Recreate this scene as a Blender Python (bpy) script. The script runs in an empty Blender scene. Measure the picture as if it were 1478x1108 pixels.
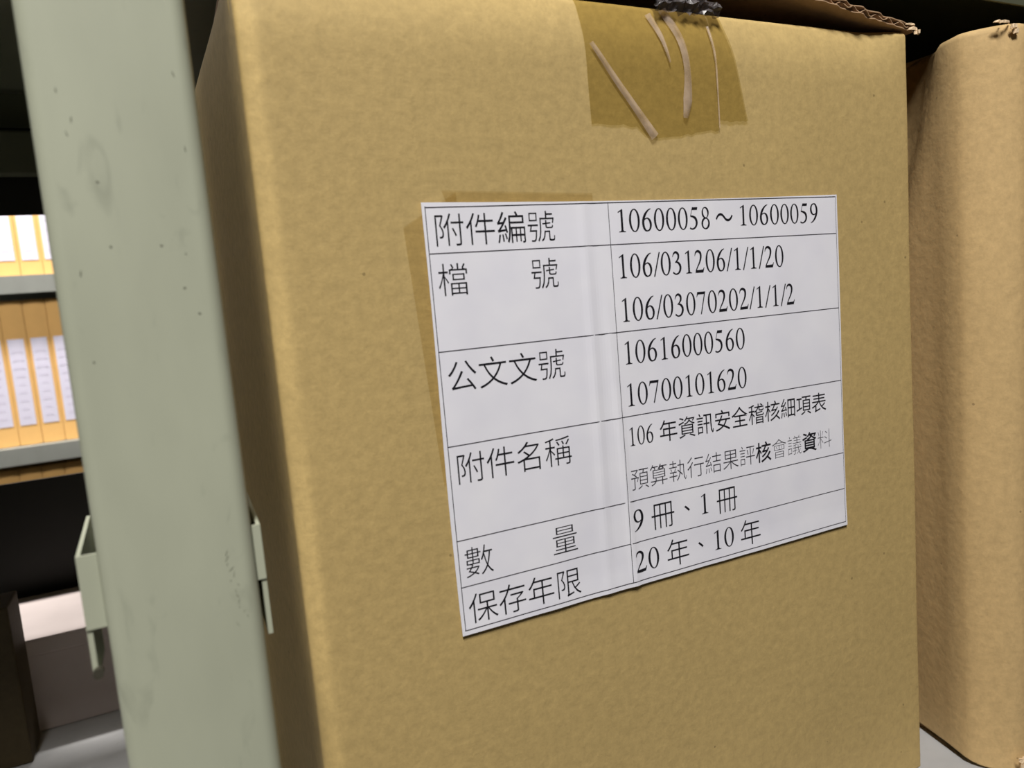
import bpy, bmesh, math, random
from mathutils import Vector, noise
random.seed(7)
scene = bpy.context.scene
C = scene.collection
S = 1.5

# ---------------------------------------------------------------- camera, world, lights, exposure
cam_d = bpy.data.cameras.new('camera'); cam = bpy.data.objects.new('camera', cam_d); C.objects.link(cam)
cam.location = (-0.0946, -0.2721, -0.0404)
cam.rotation_euler = (1.4570, 0.0831, -0.4468)
cam_d.sensor_width = 36; cam_d.lens = 25.517
cam_d.clip_start = 0.01
cam_d.dof.use_dof = True; cam_d.dof.focus_distance = 0.36; cam_d.dof.aperture_fstop = 11.0
scene.camera = cam

world = bpy.data.worlds.new('room_dark'); scene.world = world; world.use_nodes = True
world.node_tree.nodes['Background'].inputs[0].default_value = (0.8, 0.9, 1.0, 1)
world.node_tree.nodes['Background'].inputs[1].default_value = 0.005
scene.view_settings.view_transform = 'Standard'; scene.view_settings.look = 'None'
scene.view_settings.gamma = 1; scene.view_settings.use_curve_mapping = False
scene.view_settings.exposure = 0.0

def area(name, loc, size, power, color):
    l = bpy.data.lights.new(name, 'AREA'); l.shape = 'RECTANGLE'; l.size, l.size_y = size
    l.energy = power; l.color = color
    o = bpy.data.objects.new(name, l); C.objects.link(o); o.location = loc
    return o
FRONT_LAMP = (-0.39, -1.00, 1.530)
FAR_LAMP = (-0.30, 0.80, 0.825)
area('front_tube_light', (FRONT_LAMP[0], FRONT_LAMP[1], FRONT_LAMP[2]-0.045), (0.16, 0.6), 59.0, (1.0, 0.965, 0.915))
area('far_tube_light', (FAR_LAMP[0], FAR_LAMP[1], FAR_LAMP[2]-0.045), (1.1, 0.08), 27.0, (1.0, 0.96, 0.92))

# ---------------------------------------------------------------- helpers
def nodes(name, rough=0.8, spec=0.3):
    m = bpy.data.materials.new(name); m.use_nodes = True
    nt = m.node_tree; b = nt.nodes['Principled BSDF']
    b.inputs['Roughness'].default_value = rough
    b.inputs['Specular IOR Level'].default_value = spec
    return m, nt, b
def lin(r, g, b):
    f = lambda c: (c/255/12.92) if c/255 <= .04045 else ((c/255+.055)/1.055)**2.4
    return (f(r), f(g), f(b), 1)
def flat(name, col, rough=0.7, spec=0.3, metal=0.0):
    m, nt, b = nodes(name, rough, spec); b.inputs['Base Color'].default_value = col
    b.inputs['Metallic'].default_value = metal
    n = nt.nodes.new('ShaderNodeTexNoise'); n.inputs['Scale'].default_value = 40
    tc = nt.nodes.new('ShaderNodeTexCoord'); nt.links.new(tc.outputs['Object'], n.inputs['Vector'])
    mx = nt.nodes.new('ShaderNodeMix'); mx.data_type = 'RGBA'
    mx.inputs[6].default_value = [c*.9 for c in col[:3]]+[1]; mx.inputs[7].default_value = [min(1, c*1.08) for c in col[:3]]+[1]
    nt.links.new(n.outputs['Fac'], mx.inputs[0]); nt.links.new(mx.outputs[2], b.inputs['Base Color'])
    return m
def cardboard(name, col, fibre=True):
    m, nt, b = nodes(name, 0.72, 0.28)
    L = nt.links.new; N = nt.nodes.new
    tc = N('ShaderNodeTexCoord')
    def noi(scale, detail, vscale=(1, 1, 1), rough=.55):
        mp = N('ShaderNodeMapping'); mp.inputs['Scale'].default_value = vscale; L(tc.outputs['Object'], mp.inputs['Vector'])
        n = N('ShaderNodeTexNoise'); n.inputs['Scale'].default_value = scale; n.inputs['Detail'].default_value = detail
        n.inputs['Roughness'].default_value = rough; L(mp.outputs[0], n.inputs['Vector']); return n
    n1 = noi(210, 6); n2 = noi(700, 3, (1, 1, .6)); n3 = noi(9, 3)
    def mixc(fac, lo, hi, src):
        r = N('ShaderNodeMapRange'); r.inputs['From Min'].default_value = lo; r.inputs['From Max'].default_value = hi
        L(fac, r.inputs['Value']); return r
    r1 = mixc(n1.outputs['Fac'], .3, .7, None); r1.inputs['To Min'].default_value = .91; r1.inputs['To Max'].default_value = 1.08
    r2 = mixc(n2.outputs['Fac'], .25, .75, None); r2.inputs['To Min'].default_value = .95; r2.inputs['To Max'].default_value = 1.05
    r3 = mixc(n3.outputs['Fac'], .3, .7, None); r3.inputs['To Min'].default_value = .96; r3.inputs['To Max'].default_value = 1.04
    a = N('ShaderNodeMath'); a.operation = 'MULTIPLY'; L(r1.outputs[0], a.inputs[0]); L(r2.outputs[0], a.inputs[1])
    a2 = N('ShaderNodeMath'); a2.operation = 'MULTIPLY'; L(a.outputs[0], a2.inputs[0]); L(r3.outputs[0], a2.inputs[1])
    # sparse dark specks in the pulp
    v = N('ShaderNodeTexVoronoi'); v.inputs['Scale'].default_value = 62; L(tc.outputs['Object'], v.inputs['Vector'])
    sp = N('ShaderNodeMath'); sp.operation = 'LESS_THAN'; sp.inputs[1].default_value = .045; L(v.outputs['Distance'], sp.inputs[0])
    spc = N('ShaderNodeMapRange'); spc.inputs['To Min'].default_value = 1; spc.inputs['To Max'].default_value = .62; L(sp.outputs[0], spc.inputs['Value'])
    a3 = N('ShaderNodeMath'); a3.operation = 'MULTIPLY'; L(a2.outputs[0], a3.inputs[0]); L(spc.outputs[0], a3.inputs[1])
    vm = N('ShaderNodeVectorMath'); vm.operation = 'SCALE'; vm.inputs[0].default_value = col[:3]; L(a3.outputs[0], vm.inputs['Scale'])
    at = N('ShaderNodeAttribute'); at.attribute_name = 'fold_light'       # light caught along the folds, painted as paler paper
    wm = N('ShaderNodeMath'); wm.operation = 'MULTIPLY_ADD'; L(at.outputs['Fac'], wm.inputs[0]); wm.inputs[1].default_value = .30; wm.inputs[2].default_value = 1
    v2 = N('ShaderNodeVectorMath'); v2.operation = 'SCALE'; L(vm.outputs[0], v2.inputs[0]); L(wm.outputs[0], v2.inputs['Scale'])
    L(v2.outputs[0], b.inputs['Base Color'])
    bp = N('ShaderNodeBump'); bp.inputs['Strength'].default_value = .45; bp.inputs['Distance'].default_value = .0006
    L(n1.outputs['Fac'], bp.inputs['Height'])
    bp2 = N('ShaderNodeBump'); bp2.inputs['Strength'].default_value = .2; bp2.inputs['Distance'].default_value = .0003
    L(n2.outputs['Fac'], bp2.inputs['Height']); L(bp.outputs[0], bp2.inputs['Normal']); L(bp2.outputs[0], b.inputs['Normal'])
    return m
def painted(name, col, dirt=.35):
    m, nt, b = nodes(name, 0.5, 0.35)
    L = nt.links.new; N = nt.nodes.new
    tc = N('ShaderNodeTexCoord'); mp = N('ShaderNodeMapping'); mp.inputs['Scale'].default_value = (1.0, 1.0, .35); L(tc.outputs['Object'], mp.inputs[0])
    n = N('ShaderNodeTexNoise'); n.inputs['Scale'].default_value = 55; n.inputs['Detail'].default_value = 6; L(mp.outputs[0], n.inputs['Vector'])
    r = N('ShaderNodeMapRange'); r.inputs['From Min'].default_value = .3; r.inputs['From Max'].default_value = .75
    r.inputs['To Min'].default_value = .94; r.inputs['To Max'].default_value = 1.05; L(n.outputs['Fac'], r.inputs['Value'])
    n2 = N('ShaderNodeTexNoise'); n2.inputs['Scale'].default_value = 130; n2.inputs['Detail'].default_value = 4; n2.inputs['Distortion'].default_value = 1.2; L(mp.outputs[0], n2.inputs['Vector'])
    r2 = N('ShaderNodeMapRange'); r2.inputs['From Min'].default_value = .62; r2.inputs['From Max'].default_value = .86
    r2.inputs['To Min'].default_value = 1; r2.inputs['To Max'].default_value = 1-dirt; L(n2.outputs['Fac'], r2.inputs['Value'])
    a = N('ShaderNodeMath'); a.operation = 'MULTIPLY'; L(r.outputs[0], a.inputs[0]); L(r2.outputs[0], a.inputs[1])
    vm = N('ShaderNodeVectorMath'); vm.operation = 'SCALE'; vm.inputs[0].default_value = col[:3]; L(a.outputs[0], vm.inputs['Scale'])
    L(vm.outputs[0], b.inputs['Base Color'])
    bp = N('ShaderNodeBump'); bp.inputs['Strength'].default_value = .15; bp.inputs['Distance'].default_value = .0004; L(n.outputs['Fac'], bp.inputs['Height']); L(bp.outputs[0], b.inputs['Normal'])
    return m
def film(name, tint, gloss=.06, rough=.12, haze=0.0, hazecol=(.8, .75, .7, 1), bump=0.0):
    m = bpy.data.materials.new(name); m.use_nodes = True; nt = m.node_tree
    for n in list(nt.nodes): nt.nodes.remove(n)
    N = nt.nodes.new; L = nt.links.new
    out = N('ShaderNodeOutputMaterial'); t = N('ShaderNodeBsdfTransparent'); t.inputs[0].default_value = tint
    g = N('ShaderNodeBsdfGlossy'); g.inputs['Roughness'].default_value = rough
    mx = N('ShaderNodeMixShader'); mx.inputs[0].default_value = gloss
    L(t.outputs[0], mx.inputs[1]); L(g.outputs[0], mx.inputs[2]); last = mx
    tc = N('ShaderNodeTexCoord'); n = N('ShaderNodeTexNoise'); n.inputs['Scale'].default_value = 120; n.inputs['Detail'].default_value = 4
    L(tc.outputs['Object'], n.inputs['Vector'])
    if bump:
        bp = N('ShaderNodeBump'); bp.inputs['Strength'].default_value = bump; bp.inputs['Distance'].default_value = .001
        L(n.outputs['Fac'], bp.inputs['Height']); L(bp.outputs[0], g.inputs['Normal'])
    if haze:
        d = N('ShaderNodeBsdfDiffuse'); d.inputs[0].default_value = hazecol
        r = N('ShaderNodeMapRange'); r.inputs['From Min'].default_value = .3; r.inputs['From Max'].default_value = .7
        r.inputs['To Min'].default_value = haze*.5; r.inputs['To Max'].default_value = min(1, haze*1.5); L(n.outputs['Fac'], r.inputs['Value'])
        m2 = N('ShaderNodeMixShader'); L(r.outputs[0], m2.inputs[0]); L(last.outputs[0], m2.inputs[1]); L(d.outputs[0], m2.inputs[2]); last = m2
    L(last.outputs[0], out.inputs[0])
    return m

def mesh_obj(name, verts, faces, mat, parent=None, smooth=False):
    me = bpy.data.meshes.new(name); me.from_pydata([tuple(v) for v in verts], [], faces)
    bm = bmesh.new(); bm.from_mesh(me); bmesh.ops.recalc_face_normals(bm, faces=bm.faces); bm.to_mesh(me); bm.free()
    if smooth:
        for p in me.polygons: p.use_smooth = True
    me.materials.append(mat)
    o = bpy.data.objects.new(name, me); C.objects.link(o)
    if parent is not None: o.parent = parent
    return o
def thing(name, label, cat, loc=(0, 0, 0), group=None):
    o = bpy.data.objects.new(name, None); C.objects.link(o); o.location = loc; o.empty_display_size = .02
    o['label'] = label; o['category'] = cat
    if group: o['group'] = group
    return o
def tag(o, label, cat, group=None):
    o['label'] = label; o['category'] = cat
    if group: o['group'] = group
    return o
def box(v, f, x0, x1, y0, y1, z0, z1):
    b = len(v); v += [(x0, y0, z0), (x1, y0, z0), (x1, y1, z0), (x0, y1, z0), (x0, y0, z1), (x1, y0, z1), (x1, y1, z1), (x0, y1, z1)]
    f += [(b, b+3, b+2, b+1), (b+4, b+5, b+6, b+7), (b, b+1, b+5, b+4), (b+1, b+2, b+6, b+5), (b+2, b+3, b+7, b+6), (b+3, b, b+4, b+7)]
def box_obj(name, dims, mat, parent=None, bevel=0.0):
    bm = bmesh.new(); v, f = [], []; box(v, f, *dims)
    vs = [bm.verts.new(p) for p in v]
    for q in f: bm.faces.new([vs[i] for i in q])
    if bevel: bmesh.ops.bevel(bm, geom=bm.edges[:], offset=bevel, segments=2, profile=.6, affect='EDGES')
    bmesh.ops.recalc_face_normals(bm, faces=bm.faces)
    me = bpy.data.meshes.new(name); bm.to_mesh(me); bm.free(); me.materials.append(mat)
    o = bpy.data.objects.new(name, me); C.objects.link(o)
    if parent is not None: o.parent = parent
    return o
def struct(name, dims, mat):
    o = box_obj(name, dims, mat); o['kind'] = 'structure'; return o
def smoothstep(a, b, x):
    t = min(1, max(0, (x-a)/(b-a))); return t*t*(3-2*t)
def offset_loop(loop, d):
    n = len(loop); out = []
    for i in range(n):
        p, q, r = Vector(loop[i-1]), Vector(loop[i]), Vector(loop[(i+1) % n])
        t = (r-p).normalized(); nrm = Vector((-t.y, t.x)); out.append((q+nrm*d)[:])
    return out
def sleeve(name, loop, levels, disp, mat, parent, thick=.004, fold_light=None):
    """shell wall of a carton: counter-clockwise plan loop, levels (z, inset), rolled top, real thickness"""
    rings = [(z, i) for z, i in levels] + [(levels[-1][0]-.004, levels[-1][1]+thick), (levels[0][0], thick)]
    v, f, wv = [], [], []; n = len(loop)
    for z, ins in rings:
        for (x, y) in offset_loop(loop, ins): v.append(Vector(disp(x, y, z))); wv.append(fold_light(x, y, z) if fold_light else 0.0)
    m = len(rings)
    for k in range(m):
        for i in range(n):
            a, b = k*n+i, k*n+(i+1) % n; c, d = ((k+1) % m)*n+(i+1) % n, ((k+1) % m)*n+i
            f.append((a, b, c, d))
    o = mesh_obj(name, v, f, mat, parent, smooth=True)
    at = o.data.attributes.new('fold_light', 'FLOAT', 'POINT'); at.data.foreach_set('value', wv)
    return o
def rrect(x0, x1, y0, y1, r, step=.012, corners=None):
    """ccw rounded rectangle; corners may override the front corners with explicit point lists"""
    pts = []
    def seg(a, b):
        L = (Vector(b)-Vector(a)).length; k = max(1, int(L/step))
        for i in range(k): pts.append(tuple(Vector(a).lerp(Vector(b), i/k)))
    def arc(cx, cy, a0):
        for i in range(5): a = math.radians(a0+90*i/5); pts.append((cx+r*math.cos(a), cy+r*math.sin(a)))
    seg((x0+r, y0), (x1-r, y0)); arc(x1-r, y0+r, -90)
    seg((x1, y0+r), (x1, y1-r)); arc(x1-r, y1-r, 0)
    seg((x1-r, y1), (x0+r, y1)); arc(x0+r, y1-r, 90)
    seg((x0, y1-r), (x0, y0+r)); arc(x0+r, y0+r, 180)
    return pts

# ---------------------------------------------------------------- materials
M_kraft = cardboard('kraft_cardboard', lin(187, 162, 108))
M_kraft_r = cardboard('kraft_cardboard_paler', lin(202, 172, 122))
M_kraft_in = cardboard('kraft_inside', lin(150, 118, 80))
M_cut = cardboard('cut_cardboard_edge', lin(176, 146, 116))
M_torn = cardboard('torn_pale_paper', lin(226, 200, 165))
M_dark_card = cardboard('dark_brown_card', lin(66, 56, 36))
M_scuff = flat('dark_scuff', lin(96, 98, 84), .7)
M_post = painted('grey_green_paint', lin(176, 180, 160), .26)
M_shelf = painted('shelf_grey_paint', lin(172, 172, 172), .2)
M_shelf_far = painted('far_shelf_paint', lin(140, 142, 136), .2)
M_shelf_dk = painted('shelf_shade_paint', lin(84, 88, 72), .2)  # darkened shelf paint: shade put into the colour, also cuts bounce
M_rail = painted('shade_black_steel', lin(24, 24, 20), .1)  # black stands in for shade on weakly lit steel
M_bolt = flat('dull_bolt_steel', lin(95, 92, 80), .45, .5, .6)
M_paper = flat('label_paper', lin(240, 240, 254), .42, .45)
M_ink = flat('black_ink', lin(28, 27, 34), .5)
M_ink_grey = flat('faded_ink', lin(112, 110, 118), .5)
M_ink_mid = flat('thin_ink', lin(62, 60, 68), .5)
M_tape = film('brown_packing_tape', (.82, .785, .62, 1), .03, .3, .0, bump=.3)
M_clear = film('aged_clear_tape', (.93, .90, .82, 1), .03, .22, bump=.15)
M_crease = film('tape_crease', (.92, .88, .80, 1), .04, .4, .34, lin(222, 200, 180))
M_bunch = film('crumpled_tape', (.75, .72, .72, 1), .10, .35, .40, lin(120, 114, 116), bump=.9)
M_folder = flat('manila_folder', lin(240, 190, 118), .7)
M_flabel = flat('folder_label_paper', lin(222, 218, 236), .6)
M_print = flat('faint_print', lin(215, 210, 229), .6)
M_white = flat('white_carton_board', lin(196, 184, 180), .7)
M_lamp_body = flat('white_enamel', lin(230, 230, 228), .4)
M_wall = flat('painted_wall', lin(70, 68, 64), .85)
M_floor = flat('grey_vinyl_floor', lin(95, 93, 88), .5)
M_tube, nt, b = nodes('lit_tube'); b.inputs['Emission Color'].default_value = (1, .97, .92, 1); b.inputs['Emission Strength'].default_value = 6

# ---------------------------------------------------------------- room shell
FZ, CZ = -1.60, 1.62
struct('floor', (-2.6, 2.6, -2.3, 2.2, FZ-.1, FZ), M_floor)
struct('ceiling', (-2.6, 2.6, -2.3, 2.2, CZ, CZ+.1), M_wall)
struct('wall_front', (-2.6, 2.6, -2.4, -2.3, FZ, CZ), M_wall)
struct('wall_back', (-2.6, 2.6, 2.2, 2.3, FZ, CZ), M_wall)
struct('wall_left', (-2.7, -2.6, -2.3, 2.2, FZ, CZ), M_wall)
struct('wall_right', (2.6, 2.7, -2.3, 2.2, FZ, CZ), M_wall)
def lamp(pos, L, label, ang=0):
    t = thing('ceiling_lamp', label, 'lamp', (pos[0], pos[1], CZ))
    zt = pos[2]-CZ
    if ang: t.rotation_euler.z = ang
    box_obj('housing', (-L/2-.03, L/2+.03, -.05, .05, zt+.02, zt+.07), M_lamp_body, t, .004)
    for hx in (-L/2+.08, L/2-.08): box_obj('hanger', (hx-.004, hx+.004, -.004, .004, zt+.068, 0), M_lamp_body, t)
    v, f = [], []; n = 12
    for x in (-L/2, L/2):
        for i in range(n): a = 2*math.pi*i/n; v.append((x, .013*math.cos(a), zt-.005+.013*math.sin(a)))
    for i in range(n): f.append((i, (i+1) % n, n+(i+1) % n, n+i))
    f += [tuple(range(n)), tuple(range(n, 2*n))]
    mesh_obj('lamp_tube', v, f, M_tube, t)
lamp(FRONT_LAMP, .6, 'ceiling tube lamp over the near aisle in front of the cartons', math.pi/2)
lamp(FAR_LAMP, 1.1, 'ceiling tube lamp over the far aisle above the folder shelves')

# ---------------------------------------------------------------- near rack
rack = thing('storage_rack', 'grey green steel storage rack with thick front post holding the cartons', 'rack', (-.1, -.045, FZ))
RO = Vector((-.1, -.045, FZ))
def rp(o): o.location = -RO; return o      # parts modelled in world coordinates
PX0, PX1, PY0, PY1 = -.1197, -.0783, -.045, -.008
def post(x0, x1, y0, y1, z0, z1, side=1):
    r = .0042; t = .0016
    outer = []
    outer.append((x0+.010, y1)); outer.append((x0, y1)); outer.append((x0, y0+r))
    for i in range(1, 7): a = math.radians(180+90*i/6); outer.append((x0+r+r*math.cos(a), y0+r+r*math.sin(a)))
    for i in range(0, 7): a = math.radians(270+90*i/6); outer.append((x1-r+r*math.cos(a), y0+r+r*math.sin(a)))
    outer += [(x1, y1), (x1-.010, y1)]
    inner = [(x1-.010, y1-t), (x1-t, y1-t), (x1-t, y0+r), (x1-r, y0+t), (x0+r, y0+t), (x0+t, y0+r), (x0+t, y1-t), (x0+.010, y1-t)]
    loop = outer+inner; n = len(loop)
    v = [(x, y, z) for z in (z0, z1) for x, y in loop]
    f = [(i, (i+1) % n, n+(i+1) % n, n+i) for i in range(n)]
    o = mesh_obj('upright_post', v, f, M_post, rack, True)
    return rp(o)
post(PX0, PX1, PY0, PY1, FZ, .80)
post(.86, .902, PY0, PY1, FZ, .80); post(-.98, -.938, PY0, PY1, FZ, .80)
for x in (PX0, .86, -.98):
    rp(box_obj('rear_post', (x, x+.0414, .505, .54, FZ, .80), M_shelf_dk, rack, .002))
# dark handling scuffs and chips on the post face
rnd = random.Random(9); v, f = [], []
def scuff(px, pz, w, h, a):
    b = len(v); m = 7; c = Vector((px, pz))
    for i in range(m):
        t = 2*math.pi*i/m; k = rnd.uniform(.5, 1.1); dx, dz = w*k*math.cos(t), h*k*math.sin(t)
        v.append((px+dx*math.cos(a)-dz*math.sin(a), PY0-.00008, pz+dx*math.sin(a)+dz*math.cos(a)))
    f.append(tuple(range(b, b+m)))
for (x, z) in ((-.1125, .0240), (-.1100, .0165), (-.0838, .0295), (-.0832, .0095), (-.1130, -.0235), (-.0866, -.0195), (-.1115, .0130)): scuff(x, z, .00018, rnd.uniform(.0006, .0016), rnd.uniform(-.15, .3))
for (x, z) in ((-.1060, .0005), (-.0925, -.0170), (-.1050, -.0168), (-.0850, -.0365), (-.1130, -.0475), (-.0880, -.0290)): scuff(x, z, .0004, .0004, 0)
for k in range(14): scuff(-.0866+rnd.uniform(0, .0035)*(k/14+.3), -.1075-.0017*k, .00010, rnd.uniform(.0004, .0016), rnd.uniform(-1.0, .6))
sc = rp(mesh_obj('scuff_marks', v, f, M_scuff, rack)); sc['kind'] = 'stuff'
# bent sheet collar round the back of the post, with tongues that hang down on both sides
def collar_side(sx, xo, fl, ztop, zbot, ztip):
    """outer web at xo, front flange of width fl towards the post"""
    t = .0011; v, f = [], []
    yf, yb = -.0400, -.0035
    # outer web (rim slopes up to the back)
    xa, xb = (xo, xo+t) if sx < 0 else (xo-t, xo)
    b = len(v)
    for x in (xa, xb):
        v += [(x, yf, zbot), (x, yb, zbot), (x, yb, ztop+.003), (x, yf, ztop)]
    f += [(0, 1, 2, 3), (7, 6, 5, 4), (0, 4, 5, 1), (1, 5, 6, 2), (2, 6, 7, 3), (3, 7, 4, 0)]
    # front flange narrowing downwards
    b = len(v); w = fl
    xs = [xo, xo-sx*w, xo-sx*w, xo-sx*(.0000)]
    P = [(xo, zbot), (xo-sx*w, zbot), (xo-sx*w, ztop), (xo, ztop)]
    for y in (yf-t, yf):
        for (x, z) in P: v.append((x, y, z))
    f += [(b, b+1, b+2, b+3), (b+7, b+6, b+5, b+4), (b, b+4, b+5, b+1), (b+1, b+5, b+6, b+2), (b+2, b+6, b+7, b+3), (b+3, b+7, b+4, b)]
    # tongue
    b = len(v); box(v, f, min(xo, xo-sx*.0014), max(xo, xo-sx*.0014), -.0405, -.020, ztip, zbot+.002)
    return v, f
for sx, xo, fl, zt, zb, ztip in ((-1, PX0-.0052, .0052, -.1010, -.1225, -.137), (1, PX1+.0026, .0026, -.1018, -.1190, -.137)):
    v, f = collar_side(sx, xo, fl, zt, zb, ztip)
    rp(mesh_obj('post_collar', v, f, M_post, rack))
v, f = [], []; box(v, f, PX0-.0052, PX1+.0026, -.0045, -.0034, -.122, -.100)
rp(mesh_obj('collar_back', v, f, M_post, rack))
v, f = [], []; n = 10
for y in (-.0415, -.039):
    for i in range(n): a = 2*math.pi*i/n; v.append((PX0-.0038+.0014*math.cos(a), y-.0010, -.1352+.0016*math.sin(a)))
for i in range(n): f.append((i, (i+1) % n, n+(i+1) % n, n+i))
f += [tuple(range(n)), tuple(range(n, 2*n))]
rp(mesh_obj('bolt', v, f, M_bolt, rack))
# decks: sheet with folded lips
def deck(name, x0, x1, y0, y1, ztop, lip, mat, lipt=.0015):
    v, f = [], []
    box(v, f, x0, x1, y0, y1, ztop-.0015, ztop)
    box(v, f, x0, x1, y0, y0+lipt, ztop-lip, ztop-.0015)
    box(v, f, x0, x1, y1-lipt, y1, ztop-lip, ztop-.0015)
    for k in range(2):
        xx = x0+(x1-x0)*(k+1)/3; box(v, f, xx-.01, xx+.01, y0+lipt, y1-lipt, ztop-lip*.8, ztop-.0015)
    return rp(mesh_obj(name, v, f, mat, rack))
ZD = -.343
deck('shelf_board', PX1+.002, .858, -.040, .503, ZD, .035, M_shelf)
deck('shelf_board', -.936, PX0-.0062, -.040, .503, ZD, .035, M_shelf)
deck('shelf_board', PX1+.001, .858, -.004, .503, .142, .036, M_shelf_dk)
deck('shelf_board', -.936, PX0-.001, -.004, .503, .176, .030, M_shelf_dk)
rp(box_obj('shade_rail', (-.936, PX0-.001, -.004, -.0025, .090, .144), M_shelf_dk, rack))  # unseen lip added to keep the front lamp off the left deck
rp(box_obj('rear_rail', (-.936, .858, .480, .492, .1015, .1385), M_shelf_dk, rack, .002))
rp(box_obj('rear_rail', (-.936, .858, .5035, .506, .1015, .1745), M_rail, rack))
rp(box_obj('rear_rail', (-.936, .858, .5035, .506, .071, .1015), M_rail, rack))
rp(box_obj('back_panel', (-.936, .858, .5035, .506, ZD+.001, -.1655), M_rail, rack))
# ---------------------------------------------------------------- left carton (the labelled one)
X0, X1, ZT, ZB = -.0600, .2834, .0857, -.338
DEPTH = .40
def disp_left(x, y, z):
    bul = .0070*math.sin(math.pi*min(1, max(0, y/DEPTH)))**2
    wl = smoothstep(.03, -.03, x-X0); nx = x - bul*1.6*wl if x < X0+.03 else x
    if x > X1-.01: nx = x + .003*math.sin(math.pi*max(0, min(1, y/DEPTH)))
    ny = y
    if y < .01:
        ny += .0060*smoothstep(.056, .0880, z)**1.6*smoothstep(0, .03, X1-x)                     # top edge rolls back
        ny += .0016*smoothstep(.0085, .001, x-X0)                      # crushed left edge with its crease
        ny += .0005*noise.noise(Vector((x*14, 3.1, z*10)))*smoothstep(.0, .02, x-X0)
    return (nx, ny, z)
levels = [(ZB, 0), (ZB+.0006, 0)]+[(ZB+(ZT-.0035-ZB)*k/60, 0) for k in range(1, 61)]
levels += [(ZT-.0035+.0035*math.sin(a), .0035*(1-math.cos(a))) for a in [math.radians(90*i/6) for i in range(1, 7)]]
carton = thing('cardboard_carton', 'brown cardboard carton with white printed table label and tape, beside the post', 'carton', (X0, 0, ZD))
CO = Vector((X0, 0, ZD))
def cp(o): o.location = -CO; return o
def fold_light_left(x, y, z):  # left and top edges painted paler for the light they catch
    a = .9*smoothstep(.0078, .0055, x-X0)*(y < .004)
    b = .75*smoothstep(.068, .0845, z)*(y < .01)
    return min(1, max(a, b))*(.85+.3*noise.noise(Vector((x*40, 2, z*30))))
cp(sleeve('carton_body', rrect(X0, X1, 0, DEPTH, .0022, .0030), levels, disp_left, M_kraft, carton, fold_light=fold_light_left))
cp(box_obj('bottom_flap', (X0+.012, X1-.012, .012, DEPTH-.012, ZD+.0002, ZB+.003), M_kraft_in, carton))
cp(box_obj('front_flap', (X0+.012, X1-.012, .014, .19, ZT-.0055, ZT-.0015), M_kraft, carton, .001))
cp(box_obj('rear_flap', (X0+.012, X1-.012, .21, DEPTH-.012, ZT-.0055, ZT-.0015), M_kraft, carton, .001))

def corrugated_flap(xh, zh, length, ang, y0, y1, sgn, thick=.0038, jit=.0022, name='top_flap'):
    """flap hinged on a side edge, its corrugated cut edge towards the camera"""
    v, f = [], []; n = 90
    def pt(s, h, y):
        a = math.radians(ang)
        return (xh+sgn*(s*math.cos(a))+sgn*(-h*math.sin(a)), y, zh+s*math.sin(a)+h*math.cos(a))
    def sheet(hf, t, mag):
        b = len(v)
        for i in range(n+1):
            s = length*i/n
            for y in (y0, y1):
                jy = (jit*noise.noise(Vector((s*160, hf(0)*900, mag))) if y == y0 else 0)
                v.append(pt(s, hf(i), y+jy)); v.append(pt(s, hf(i)+t, y+jy))
        for i in range(n):
            a = b+4*i; c = a+4
            f.extend([(a, c, c+2, a+2), (a+1, a+3, c+3, c+1), (a, a+1, c+1, c), (a+2, c+2, c+3, a+3)])
        f.extend([(b, b+2, b+3, b+1), (b+4*n, b+4*n+1, b+4*n+3, b+4*n+2)])
    sheet(lambda i: 0, .0005, 1); sheet(lambda i: thick-.0005, .0005, 2)
    sheet(lambda i: thick/2+(thick/2-.0008)*math.sin(i*1.35)-.0002, .0004, 3)
    return mesh_obj(name, v, f, M_cut, carton)
cp(corrugated_flap(X1+.004, ZT-.0008, .17, 8.2, -.0005, DEPTH-.01, -1))
cp(corrugated_flap(X0+.001, ZT+.0005, .15, 1.5, .0065, DEPTH-.01, 1))
# torn paper shreds at the top right corner
def shred(parent, origin, pts, mat, seed, name='torn_paper'):
    rnd = random.Random(seed); v, f = [], []
    for k, (dx, dy, dz, w, h) in enumerate(pts):
        b = len(v); m = 5
        for i in range(m+1):
            t = i/m
            for s in (-1, 1):
                v.append((origin[0]+dx+w*(t-.5)+rnd.uniform(-.0006, .0006), origin[1]+dy-.0015*math.sin(t*3.1)+rnd.uniform(-.0005, .0005),
                          origin[2]+dz+s*h*(.5+.4*rnd.random())*(1-.5*abs(t-.5))))
        for i in range(m): a = b+2*i; f.append((a, a+2, a+3, a+1))
    o = mesh_obj(name, v, f, mat, parent)
    md = o.modifiers.new('thickness', 'SOLIDIFY'); md.thickness = .0006; md.offset = 0
    return o
cp(shred(carton, (X1+.001, -.001, ZT), [(.002, 0, .0005, .006, .0012), (.001, .001, .0030, .007, .0007), (.0035, -.001, -.0015, .0025, .0014)], M_torn, 3))

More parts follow.
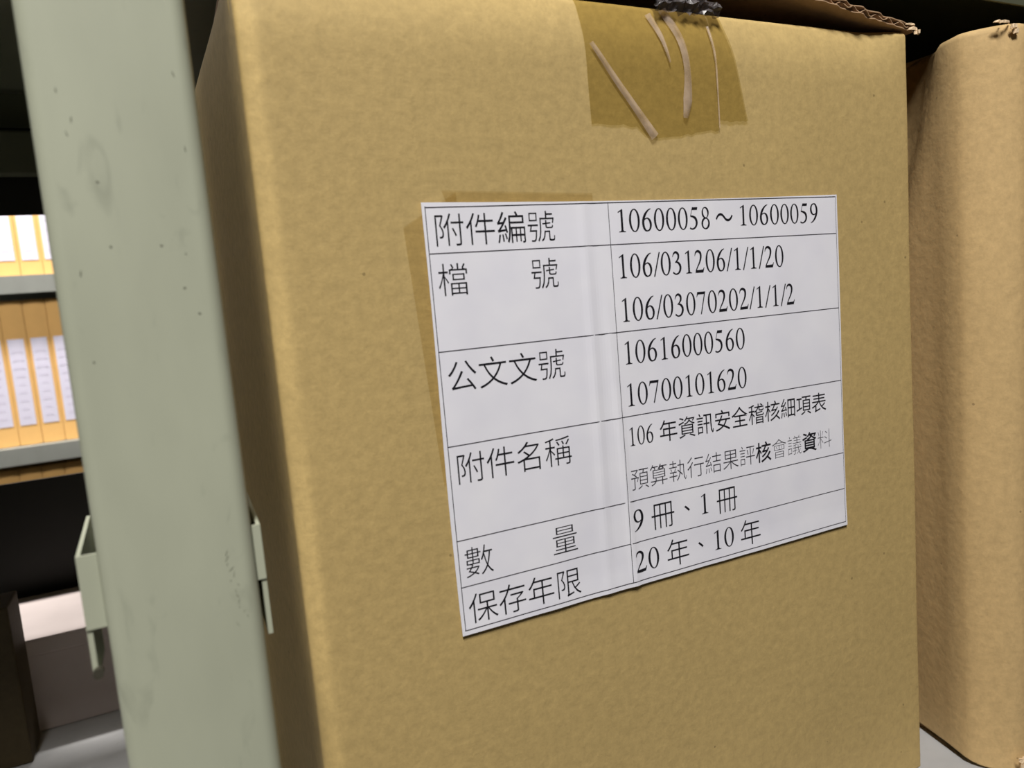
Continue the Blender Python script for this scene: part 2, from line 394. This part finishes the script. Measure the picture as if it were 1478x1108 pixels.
def front_y(x, z):
    """front surface of the labelled carton"""
    return disp_left(x, 0, z)[1]
def sheet_on_front(name, poly, mat, parent, off, wob=0.0, nx=24, nz=24, ragged=0.0, dip=0.0):
    """poly: four corners TL TR BR BL in world x,z on the carton front"""
    v, f = [], []
    TL, TR, BR, BL = [Vector(p) for p in poly]
    for j in range(nz+1):
        for i in range(nx+1):
            s, t = i/nx, j/nz
            p = TL.lerp(TR, s).lerp(BL.lerp(BR, s), t)
            x, z = p
            if dip: z -= dip*t**6*smoothstep(.100, .112, x)*(1-smoothstep(.118, .150, x))
            if ragged and j == nz: z += ragged*noise.noise(Vector((x*400, 1.7, off*1e4)))
            y = front_y(x, min(z, ZT-.0035)) - off - wob*abs(noise.noise(Vector((x*60, z*25, 5))))
            if z > ZT-.0035:                                          # goes over the rolled edge
                a = min(1.57, (z-(ZT-.0035))/.0035)
                y = front_y(x, ZT) + .0035*(1-math.cos(a)) - off*math.cos(a) + max(0, z-ZT-.002)*.9
                z = ZT-.0035+(.0035+off)*math.sin(a)
            v.append((x, y, z))
    for j in range(nz):
        for i in range(nx): a = j*(nx+1)+i; f.append((a, a+1, a+nx+2, a+nx+1))
    o = mesh_obj(name, v, f, mat, parent, True)
    return cp(o)
# brown tape over the top edge: two overlapping strips
def q(*a): return [(x*S, z*S) for x, z in a]
tape = sheet_on_front('packing_tape', q((.0527, .0625), (.1003, .0625), (.0999, .0203), (.0534, .0211)), M_tape, carton, .0005, .0006, 30, 30, .0012, .0045)
tape['label'] = 'brown tape strip wrinkled over the top edge, left piece'
tape2 = sheet_on_front('packing_tape', q((.1004, .0625), (.1035, .0625), (.1118, .0232), (.1000, .0232)), M_tape, carton, .0009, .0005, 30, 30, .0010)
tape2['label'] = 'brown tape strip, overlapping right piece with slanted edge'
def crease(path, widths, parent, off=.0011, mat=M_crease):
    v, f = [], []; n = len(path)
    for i, ((x, z), w) in enumerate(zip(path, widths)):
        x *= S; z *= S
        a = Vector(path[max(0, i-1)]); b = Vector(path[min(n-1, i+1)]); t = (b-a).normalized(); nn = Vector((t.y, -t.x))
        for k in range(5):
            u = (k/4-.5); y = front_y(x, z)-off-.0007*math.cos(u*math.pi)*min(1, w/.0012)
            v.append((x+nn.x*u*w, y, z+nn.y*u*w))
    for i in range(n-1):
        for k in range(4): a = 5*i+k; f.append((a, a+1, a+6, a+5))
    o = mesh_obj('tape_crease', v, f, mat, parent, True); return o
def spl(pts, ws, k=6):
    P, W = [], []
    n = len(pts)
    for i in range(n-1):
        p0, p1, p2, p3 = [Vector(pts[min(n-1, max(0, j))]) for j in (i-1, i, i+1, i+2)]
        for s in range(k):
            t = s/k
            P.append(tuple(.5*((2*p1)+(p2-p0)*t+(2*p0-5*p1+4*p2-p3)*t*t+(3*p1-p0-3*p2+p3)*t**3))); W.append(ws[i]*(1-t)+ws[i+1]*t)
    P.append(tuple(pts[-1])); W.append(ws[-1]); return P, W
for pts, ws in ((((.0550, .0435), (.0617, .0345), (.0684, .0262), (.0750, .0178)), (.0022, .0030, .0034, .0046)),
                (((.0830, .0560), (.0868, .0480), (.0885, .0380), (.0880, .0290), (.0868, .0235)), (.0045, .0040, .0036, .0050, .0024)),
                (((.0772, .0540), (.0800, .0475), (.0822, .0395)), (.0034, .0026, .0008)),
                (((.0992, .0520), (.0998, .0400), (.1000, .0300), (.1000, .0210)), (.0016, .0010, .0007, .0006))):
    crease(*spl(pts, ws), tape)

# ---- crumpled tape knot on the top edge
v, f = [], []; nx, nz = 26, 12
for j in range(nz+1):
    for i in range(nx+1):
        s, t = i/nx, j/nz
        x = (.0790+.0245*s)*S; z = ZT-.0035+.0165*t*(.55+.45*math.sin(math.pi*min(1, s*1.1)))
        y = .004+.006*t-.004*math.sin(math.pi*t)+.0035*noise.noise(Vector((s*9, t*6, 2)))
        v.append((x+.001*noise.noise(Vector((s*12, t*7, 8))), y-.002, z+.0015*noise.noise(Vector((s*14, t*9, 4)))))
for j in range(nz):
    for i in range(nx): a = j*(nx+1)+i; f.append((a, a+1, a+nx+2, a+nx+1))
k = cp(mesh_obj('tape_knot', v, f, M_bunch, carton)); k['label'] = 'crumpled grey shiny wad of tape on the top edge'

# ---- aged clear tape around the label
ct = sheet_on_front('clear_tape', q((-.0052, -.0060), (.0100, .0026), (.0100, -.0700), (-.0008, -.0745)), M_clear, carton, .0003, .0002, 20, 20, .0015)
ct['label'] = 'old clear tape showing beyond the left edge of the paper label'
ct = sheet_on_front('clear_tape', q((.0060, .0031), (.0520, .0018), (.0520, -.0100), (.0105, -.0100)), M_clear, carton, .00035, .0002, 20, 8)
ct['label'] = 'old clear tape showing along the top edge of the paper label'

# ---- paper label
def lab_y(x, z):
    u = x/(.15*S); w = -z/(.117*S)
    y = front_y(x, z)-.0010
    y -= .0006*math.exp(-((x-.0725)/.0028)**2)*(.4+.6*math.sin(math.pi*min(1, max(0, w))))
    y -= .0005*math.exp(-((x-.079-.008*w)/.0022)**2)*smoothstep(.1, .6, w)
    y -= .0003*noise.noise(Vector((x*55, 1, z*12)))+.0003*noise.noise(Vector((x*22, 4, z*20)))
    y -= .00025*smoothstep(.93, 1.0, w)+.0001*smoothstep(.06, 0, w)
    return y
LW, LH = .150*S, .117*S
v, f = [], []; nx, nz = 160, 60
for j in range(nz+1):
    for i in range(nx+1):
        s, t = i/nx, j/nz
        x = LW*s+(.0002 if i in (0, nx) else 0)*S*math.sin(t*7); z = -LH*t - .0006*math.sin(math.pi*s)*(1-t)*S
        v.append((x, lab_y(x, z), z))
nb = len(v); v += [(x, y+.0003, z) for x, y, z in v]
for j in range(nz):
    for i in range(nx): a = j*(nx+1)+i; q4 = (a, a+1, a+nx+2, a+nx+1); f.append(q4); f.append(tuple(nb+k for k in reversed(q4)))
edge = list(range(nx+1))+[nx+(nx+1)*j for j in range(1, nz+1)]+[(nx+1)*nz+i for i in range(nx-1, -1, -1)]+[(nx+1)*j for j in range(nz-1, 0, -1)]
for k in range(len(edge)): a, b = edge[k], edge[(k+1) % len(edge)]; f.append((b, a, nb+a, nb+b))
label = cp(mesh_obj('paper_label', v, f, M_paper, carton, False))
label['label'] = 'white paper label with a black printed table of archive numbers'
def ink(name, v2, faces, mat, lab=None):
    v = [(x, lab_y(x, z)-.00010, z) for x, z in v2]
    o = mesh_obj(name, v, faces, mat, label)
    if lab: o['label'] = lab
    return o
# table rules
v, f = [], []
def rule(x0, z0, x1, z1, w=.00034):
    a = Vector((x0*S, z0*S)); b = Vector((x1*S, z1*S)); t = (b-a).normalized(); nn = Vector((-t.y, t.x))*w/2; n = 60; bi = len(v)
    for i in range(n+1):
        p = a.lerp(b, i/n); v.append(tuple(p+nn)); v.append(tuple(p-nn))
    for i in range(n): q_ = bi+2*i; f.append((q_, q_+1, q_+3, q_+2))
RX0, RX1 = .0009, .1493
for z in (-.0007, -.0131, -.0387, -.0642, -.0903, -.1034, -.1156): rule(RX0, z-(.0006 if z == -.0007 else 0), RX1, z)
rule(RX0, -.0010, RX0+.0002, -.1156); rule(RX1, -.0007, RX1, -.1156, .00022); rule(.0567, -.0009, .0567, -.1156, .00030)
ink('table_rules', v, f, M_ink_mid)

# ---- serif numerals drawn as shapes in a .5 x .676 cell
def catmull(pts, k=5):
    out = []; n = len(pts)
    for i in range(n-1):
        p0, p1, p2, p3 = [Vector(pts[min(n-1, max(0, j))]) for j in (i-1, i, i+1, i+2)]
        for s in range(k):
            t = s/k; out.append(.5*((2*p1)+(p2-p0)*t+(2*p0-5*p1+4*p2-p3)*t*t+(3*p1-p0-3*p2+p3)*t**3))
    out.append(Vector(pts[-1])); return out
def g_stroke(V, F, pts):
    P = catmull([Vector(p) for p in pts]); b = len(V)
    for i, p in enumerate(P):
        a = P[max(0, i-1)]; c = P[min(len(P)-1, i+1)]; t = Vector((c.x-a.x, c.y-a.y)).normalized(); nn = Vector((-t.y, t.x))*max(.012, p.z)/2
        V.append((p.x+nn.x, p.y+nn.y)); V.append((p.x-nn.x, p.y-nn.y))
    for i in range(len(P)-1): q_ = b+2*i; F.append((q_, q_+1, q_+3, q_+2))
def g_ring(V, F, cx, cy, rx, ry, ix, iy, tilt=0):
    b = len(V); n = 28
    for i in range(n):
        a = 2*math.pi*i/n
        V.append((cx+rx*math.cos(a), cy+ry*math.sin(a))); V.append((cx+ix*math.cos(a)+tilt*math.sin(a), cy+iy*math.sin(a)))
    for i in range(n): p = b+2*i; r = b+2*((i+1) % n); F.append((p, p+1, r+1, r))
def g_poly(V, F, pts):
    b = len(V); V.extend(pts); F.append(tuple(range(b, b+len(pts))))
SIX = [(.43, .668, .014), (.31, .62, .045), (.17, .48, .085), (.095, .31, .095), (.10, .15, .09), (.165, .035, .06), (.26, .008, .03), (.36, .06, .06), (.405, .19, .088), (.365, .32, .075), (.27, .385, .035), (.17, .36, .03), (.11, .30, .03)]
def glyph(ch):
    V, F = [], []
    if ch == '0': g_ring(V, F, .25, .333, .222, .345, .135, .318)
    elif ch == '1':
        g_poly(V, F, [(.215, .0), (.300, .0), (.300, .676), (.285, .676), (.215, .60)]); g_stroke(V, F, [(.11, .585, .022), (.20, .625, .03), (.29, .672, .02)])
        g_poly(V, F, [(.12, 0), (.395, 0), (.395, .02), (.12, .02)]); g_poly(V, F, [(.17, .02), (.345, .02), (.30, .05), (.215, .05)])
    elif ch == '2':
        g_stroke(V, F, [(.040, .50, .02), (.085, .60, .05), (.19, .64, .065), (.305, .585, .085), (.325, .46, .085), (.26, .31, .06), (.15, .17, .045), (.055, .035, .04)])
        g_poly(V, F, [(.03, 0), (.42, 0), (.475, .15), (.455, .155), (.40, .085), (.10, .075)])
    elif ch == '3':
        g_stroke(V, F, [(.045, .51, .02), (.10, .605, .045), (.20, .645, .06), (.30, .585, .08), (.31, .49, .08), (.24, .40, .045), (.15, .345, .02)])
        g_stroke(V, F, [(.17, .36, .02), (.29, .335, .06), (.375, .24, .09), (.365, .12, .085), (.28, .03, .05), (.16, .005, .035), (.07, .045, .045), (.04, .06, .05)])
    elif ch == '5':
        g_poly(V, F, [(.17, .676), (.42, .676), (.40, .595), (.15, .595)]); g_stroke(V, F, [(.165, .63, .025), (.13, .52, .025), (.085, .40, .03)])
        g_stroke(V, F, [(.085, .405, .04), (.19, .39, .06), (.31, .33, .085), (.36, .21, .09), (.32, .09, .07), (.21, .015, .045), (.10, .012, .04), (.045, .045, .055)])
    elif ch == '6': g_stroke(V, F, SIX)
    elif ch == '9': g_stroke(V, F, [(.5-x, .665-y, w) for x, y, w in SIX])
    elif ch == '7':
        g_poly(V, F, [(.06, .662), (.45, .662), (.45, .645), (.40, .59), (.09, .59), (.035, .505), (.02, .51)]); g_poly(V, F, [(.385, .60), (.45, .65), (.235, -.01), (.185, -.01)])
    elif ch == '8':
        g_ring(V, F, .25, .50, .165, .176, .095, .148, -.02); g_ring(V, F, .25, .165, .195, .182, .115, .148, .02)
    elif ch == '/':
        g_poly(V, F, [(-.022, -.02), (.034, -.02), (.294, .676), (.240, .676)])
    return V, F
def numerals(text, x0, pitch, zb, h, mat=M_ink, slash=.55, fat=0):
    V2, F2 = [], []; x = x0
    for ch in text:
        adv = pitch*(slash if ch == '/' else 1)
        V, F = glyph(ch); b = len(V2)
        for (gx, gy) in V: V2.append(((x+gx/.5*pitch*(.96) - (.0 if ch == '/' else .02*pitch))*S, (zb+gy/.676*h)*S))
        F2 += [tuple(i+b for i in t) for t in F]; x += adv
    return V2, F2
def nline(text, x0, pitch, zb, h, mat=M_ink):
    V, F = numerals(text, x0, pitch, zb, h); ink('printed_text', V, F, mat, 'printed numerals '+text)

# ---- chinese characters through the built-in font, converted to flat mesh
CJ = []
def cj(ch, x0, x1, z0, z1, off, mat=M_ink_mid, bbox=False): CJ.append((ch, x0, x1, z0, z1, off, mat, bbox))
groups = []
def cline(desc, items): s = len(CJ); [cj(*i) for i in items]; groups.append((desc, s, len(CJ)))
THIN, MID, BOLD = -.011, -.006, .004
def left4(chars, zc, desc, p=.00912, x0=.0024, em=.0093, dz=None):
    it = []
    for k, ch in enumerate(chars):
        if ch == ' ': continue
        cx_ = x0+p*(k+.5); it.append((ch, cx_-em/2, cx_+em/2, zc-em/2, zc+em/2, -.0045 if ch == '編' else THIN, M_ink))
    cline(desc, it)
left4('附件編號', -.0071, 'heading 附件編號')
left4('檔', -.0200, 'character 檔'); left4('   號', -.0200, 'character 號')
left4('公文文號', -.0456, 'heading 公文文號')
left4('附件名稱', -.0707, 'heading 附件名稱')
left4('數', -.0969, 'character 數'); left4('   量', -.0969, 'character 量')
left4('保存年限', -.1101, 'heading 保存年限')
def run(chars, x0, p, zc, em, offs, desc, mats=None):
    it = []
    for k, ch in enumerate(chars):
        cx_ = x0+p*(k+.5); it.append((ch, cx_-em/2, cx_+em/2, zc-em/2, zc+em/2, offs[k] if isinstance(offs, list) else offs, mats[k] if mats else M_ink))
    cline(desc, it)
run('年資訊安全稽核細項表', .0698, .00720, -.0706, .0073, -.004, 'printed line 年資訊安全稽核細項表')
run('預算執行結果評核會議資料', .0581, .00715, -.0838, .0073, [-.014]*7+[.005]+[-.018]*2+[.007, -.018], 'printed line 預算執行結果評核會議資料',
    [M_ink_mid]*7+[M_ink]+[M_ink_mid]*2+[M_ink, M_ink_grey])
E9 = .0096
run('冊', .0695-E9/2, E9, -.0967, E9, THIN, 'character 冊'); run('冊', .0951-E9/2, E9, -.0967, E9, THIN, 'second character 冊')
run('年', .0744-E9/2, E9, -.1098, E9, THIN, 'character 年'); run('年', .1045-E9/2, E9, -.1098, E9, THIN, 'second character 年')
cline('list comma 、', [('、', .0778, .0799, -.0975, -.0956, 0, M_ink, True)])
cline('second list comma 、', [('、', .0825, .0846, -.1105, -.1086, 0, M_ink, True)])
cline('wave dash between the numbers', [('～', .0964, .1033, -.0076, -.0050, -.006, M_ink, True)])
tmp = []
for (ch, *r) in CJ:
    cu = bpy.data.curves.new('glyph', 'FONT'); cu.body = ch; cu.size = 1; cu.resolution_u = 3; cu.offset = r[4]; cu.align_x = 'LEFT'
    o = bpy.data.objects.new('glyph', cu); C.objects.link(o); tmp.append(o)
dg = bpy.context.evaluated_depsgraph_get(); dg.update()
shapes = []
for o in tmp:
    me = bpy.data.meshes.new_from_object(o.evaluated_get(dg)); shapes.append(([tuple(v.co) for v in me.vertices], [tuple(p.vertices) for p in me.polygons])); bpy.data.meshes.remove(me)
for o in tmp:
    cu = o.data; bpy.data.objects.remove(o); bpy.data.curves.remove(cu)
EMW = 1.0
for desc, s, e in groups:
    bym = {}; last = None; rid = 0
    for (ch, x0, x1, z0, z1, off, mat, bb), (vs, fs) in zip(CJ[s:e], shapes[s:e]):
        if not vs: print('EMPTY GLYPH', ch); continue
        rid += mat.name != last; last = mat.name; V, F = bym.setdefault((mat.name, rid), ([], [])); b = len(V)
        ax0, ax1 = min(v[0] for v in vs), max(v[0] for v in vs); az0, az1 = min(v[1] for v in vs), max(v[1] for v in vs)
        if s == 0 and ch == '附': print('GLYPH 附', ax0, ax1, az0, az1)
        if not bb: ax0, ax1, az0, az1 = 0, EMW, -.12*EMW, .88*EMW
        for v_ in vs: V.append(((x0+(v_[0]-ax0)/(ax1-ax0)*(x1-x0))*S, (z0+(v_[1]-az0)/(az1-az0)*(z1-z0))*S))
        F += [tuple(i+b for i in t) for t in fs]
    for (mn, _), (V, F) in bym.items(): ink('printed_text', V, F, bpy.data.materials[mn], desc)
nline('10600058', .0590, .00446, -.0096, .0066)
nline('10600059', .1056, .00446, -.0091, .0064)
nline('106/031206/1/1/20', .0584, .00436, -.0230, .0070)
nline('106/03070202/1/1/2', .0584, .00436, -.0358, .0070)
nline('10616000560', .0584, .00436, -.0485, .0069)
nline('10700101620', .0584, .00436, -.0612, .0069)
nline('106', .0584, .00325, -.0733, .0057)
nline('9', .0580, .0048, -.0999, .0067); nline('1', .0836, .0048, -.0997, .0066)
nline('20', .0580, .0048, -.1129, .0067); nline('10', .0882, .0048, -.1127, .0065)

# ---------------------------------------------------------------- right carton
RX, RY, RT, RB = .3123, -.028, .0838, -.338
rc = thing('cardboard_carton', 'plain brown cardboard carton with torn top corner at the right edge', 'carton', (RX, RY, ZD))
RCO = Vector((RX, RY, ZD))
def rcp(o): o.location = -RCO; return o
loop = []
def seg(a, b, k):
    for i in range(k): loop.append(tuple(Vector(a).lerp(Vector(b), i/k)))
seg((.334, -.030), (.655, -.030), 20); seg((.658, -.027), (.658, .375), 20); seg((.655, .378), (.316, .378), 20)
seg((.3123, .375), (.3123, -.004), 40)
for p in ((.3126, -.0075), (.3136, -.0112), (.3154, -.0148), (.3178, -.0182), (.3206, -.0215), (.3238, -.0245), (.3272, -.0271), (.3305, -.0290)): loop.append(p)
def disp_right(x, y, z):
    nx, ny = x, y
    # buckled crease running down and back from the top edge
    if x < .33 and y > -.012:
        line = .0004+(.0838-z)/.0652*.0195
        nx += .012*smoothstep(line, line+.020, y)*smoothstep(-.14, .04, z)
        nx += .25*max(0, min(.05, y+.008))
    if y > .02 and x < .33: nx -= .002*math.sin(math.pi*(z-RB)/(RT-RB))
    if y < 0: ny += .0008*noise.noise(Vector((x*20, 7, z*9)))
    # slight dip of the top towards the rear
    nz = z-.0038*smoothstep(-.25, -.338, z)*smoothstep(.0, -.02, y)
    return (nx, ny, nz)
lv = [(RB, 0), (RB+.0006, 0)]+[(RB+(RT-.004-RB)*k/44, 0) for k in range(1, 45)]+[(RT-.004+.004*math.sin(a), .004*(1-math.cos(a))) for a in [math.radians(90*i/4) for i in range(1, 5)]]
rcp(sleeve('carton_body', loop, lv, disp_right, M_kraft_r, rc))
rcp(box_obj('bottom_flap', (.325, .645, -.015, .365, ZD+.0002, RB+.003), M_kraft_in, rc))
rcp(box_obj('top_flap', (.336, .65, -.024, .17, RT-.003, RT+.0008), M_kraft_r, rc, .001))
rcp(box_obj('top_flap', (.330, .65, .175, .37, RT-.003, RT+.0008), M_kraft_r, rc, .001))
rcp(shred(rc, (.3225, -.027, RT-.001), [(0, 0, .0005, .008, .0010), (.004, -.002, -.002, .004, .0018), (-.003, .002, .001, .005, .0008), (.0055, -.002, -.0045, .003, .0018)], M_torn, 11))
rcp(shred(rc, (.331, -.0325, RB+.002), [(0, 0, 0, .012, .003), (.006, -.001, .001, .014, .0045), (-.004, .001, .004, .004, .002), (.008, 0, -.004, .012, .002)], M_torn, 5))

# ---------------------------------------------------------------- things on the left bay
wb = thing('white_box', 'white card box lying on the shelf behind the grey post', 'box', (-.18, .376, ZD))
WO = Vector((-.18, .376, ZD))
o = box_obj('box_body', (-.262, -.095, .378, .489, ZD+.0003, -.2810), M_white, wb, .0012); o.location = -WO
o = box_obj('box_lid', (-.264, -.093, .376, .4895, -.2812, -.2672), M_white, wb, .0015); o.location = -WO
dk = thing('document_case', 'dark brown document case standing at the lower left, before the white box', 'case', (-.28, .345, ZD))
DO = Vector((-.28, .345, ZD))
o = box_obj('case_body', (-.345, -.2190, .333, .371, ZD+.0003, -.2250), M_dark_card, dk, .0015); o.location = -DO
o = box_obj('case_label_slot', (-.31, -.25, .3322, .333, -.29, -.27), M_bolt, dk); o.location = -DO

# ---------------------------------------------------------------- far rack with folders
fr = thing('storage_rack', 'pale grey steel rack across the far aisle, full of manila folders', 'rack', (0, 1.0, FZ))
FO = Vector((0, 1.0, FZ))
def fp(o): o.location = -FO; return o
YF = 1.0
shelf_tops = (.055, -.1927, -.4404, .3027)
for zt in shelf_tops:
    v, f = [], []
    box(v, f, -.95, .80, YF-.018, YF+.30, zt-.0015, zt-.0002); box(v, f, -.95, .80, YF-.018, YF-.0165, zt-.0255, zt-.0015); box(v, f, -.95, .80, YF+.2985, YF+.30, zt-.0255, zt-.0015)
    fp(mesh_obj('shelf_board', v, f, M_shelf_far, fr))
for x in (-.99, .80):
    for y in (YF-.012, YF+.27): fp(box_obj('upright_post', (x, x+.04, y, y+.03, FZ, .80), M_post, fr, .002))
fp(box_obj('back_panel', (-.95, .80, YF+.301, YF+.304, -1.5, .78), M_rail, fr))

def make_folder(bottom_margin, lab_h, group):
    H, W, D = .2130, .0284, .22
    t = thing('manila_folder', 'x', 'folder', (0, 0, 0), group)
    # spine slightly rounded
    v, f = [], []; prof = []
    for i in range(9):
        s = i/8*2-1; prof.append((s*W/2, .0015*s*s))
    prof += [(W/2, D), (-W/2, D)]; n = len(prof)
    for z in (0.0003, .0015, H-.0015, H):
        k = .94 if z in (0.0003, H) else 1
        v += [(x*k, y, z) for x, y in prof]
    for j in range(3):
        for i in range(n): f.append((j*n+i, j*n+(i+1) % n, (j+1)*n+(i+1) % n, (j+1)*n+i))
    f += [tuple(range(n)), tuple(range(3*n, 4*n))]
    mesh_obj('folder_cover', v, f, M_folder, t)
    lw = .0205; v, f = [], []; m = 6
    for j in (0, 1):
        for i in range(m+1): x = lw*(i/m-.5); v.append((x, .0015*(x/(W/2))**2-.0006, bottom_margin+lab_h*j))
    for i in range(m): f.append((i, i+1, m+2+i, m+1+i))
    lb = mesh_obj('spine_label', v, f, M_flabel, t)
    v, f = [], []; rnd = random.Random(4)
    for k in range(9):
        z = bottom_margin+lab_h*(.08+.095*k); w = lw*rnd.uniform(.35, .7)
        b = len(v); v += [(-w/2, -.00068, z), (w/2, -.00068, z), (w/2, -.00068, z+.0035), (-w/2, -.00068, z+.0035)]; f.append((b, b+1, b+2, b+3))
    pl = mesh_obj('label_lines', v, f, M_print, lb); pl['kind'] = 'stuff'
    return t
def copy_folder(src, group):
    r = src.copy(); C.objects.link(r); r['group'] = group
    for ch in src.children:
        c = ch.copy(); C.objects.link(c); c.parent = r
        for g in ch.children: d = g.copy(); C.objects.link(d); d.parent = c
    return r
ORD = ['leftmost', 'second', 'third', 'fourth', 'fifth']
rows = [('top', .055, -.2733, .0225, .150), ('middle', -.1927, -.2786, .0300, .127), ('bottom', -.4404, -.2865, .0300, .127)]
for rn, zs, seam, bmg, lh in rows:
    grp = 'manila folders on the %s visible far shelf' % rn
    proto = make_folder(bmg, lh, grp)
    xs = [seam+.029*(k+.5) for k in range(-2, 3)]
    for k, x in enumerate(xs):
        t = proto if k == 0 else copy_folder(proto, grp)
        t.location = (x, YF+.0005+random.uniform(0, .0012), zs+.0002)
        if k < 4:
            pos = ('%s from left' % ORD[k]) if k else 'leftmost'
        else: pos = 'fifth, behind the post'
        if k == 3: pos = 'beside the post'
        t['label'] = 'manila folder, white spine label, %s shelf of far rack, %s' % (rn, pos)
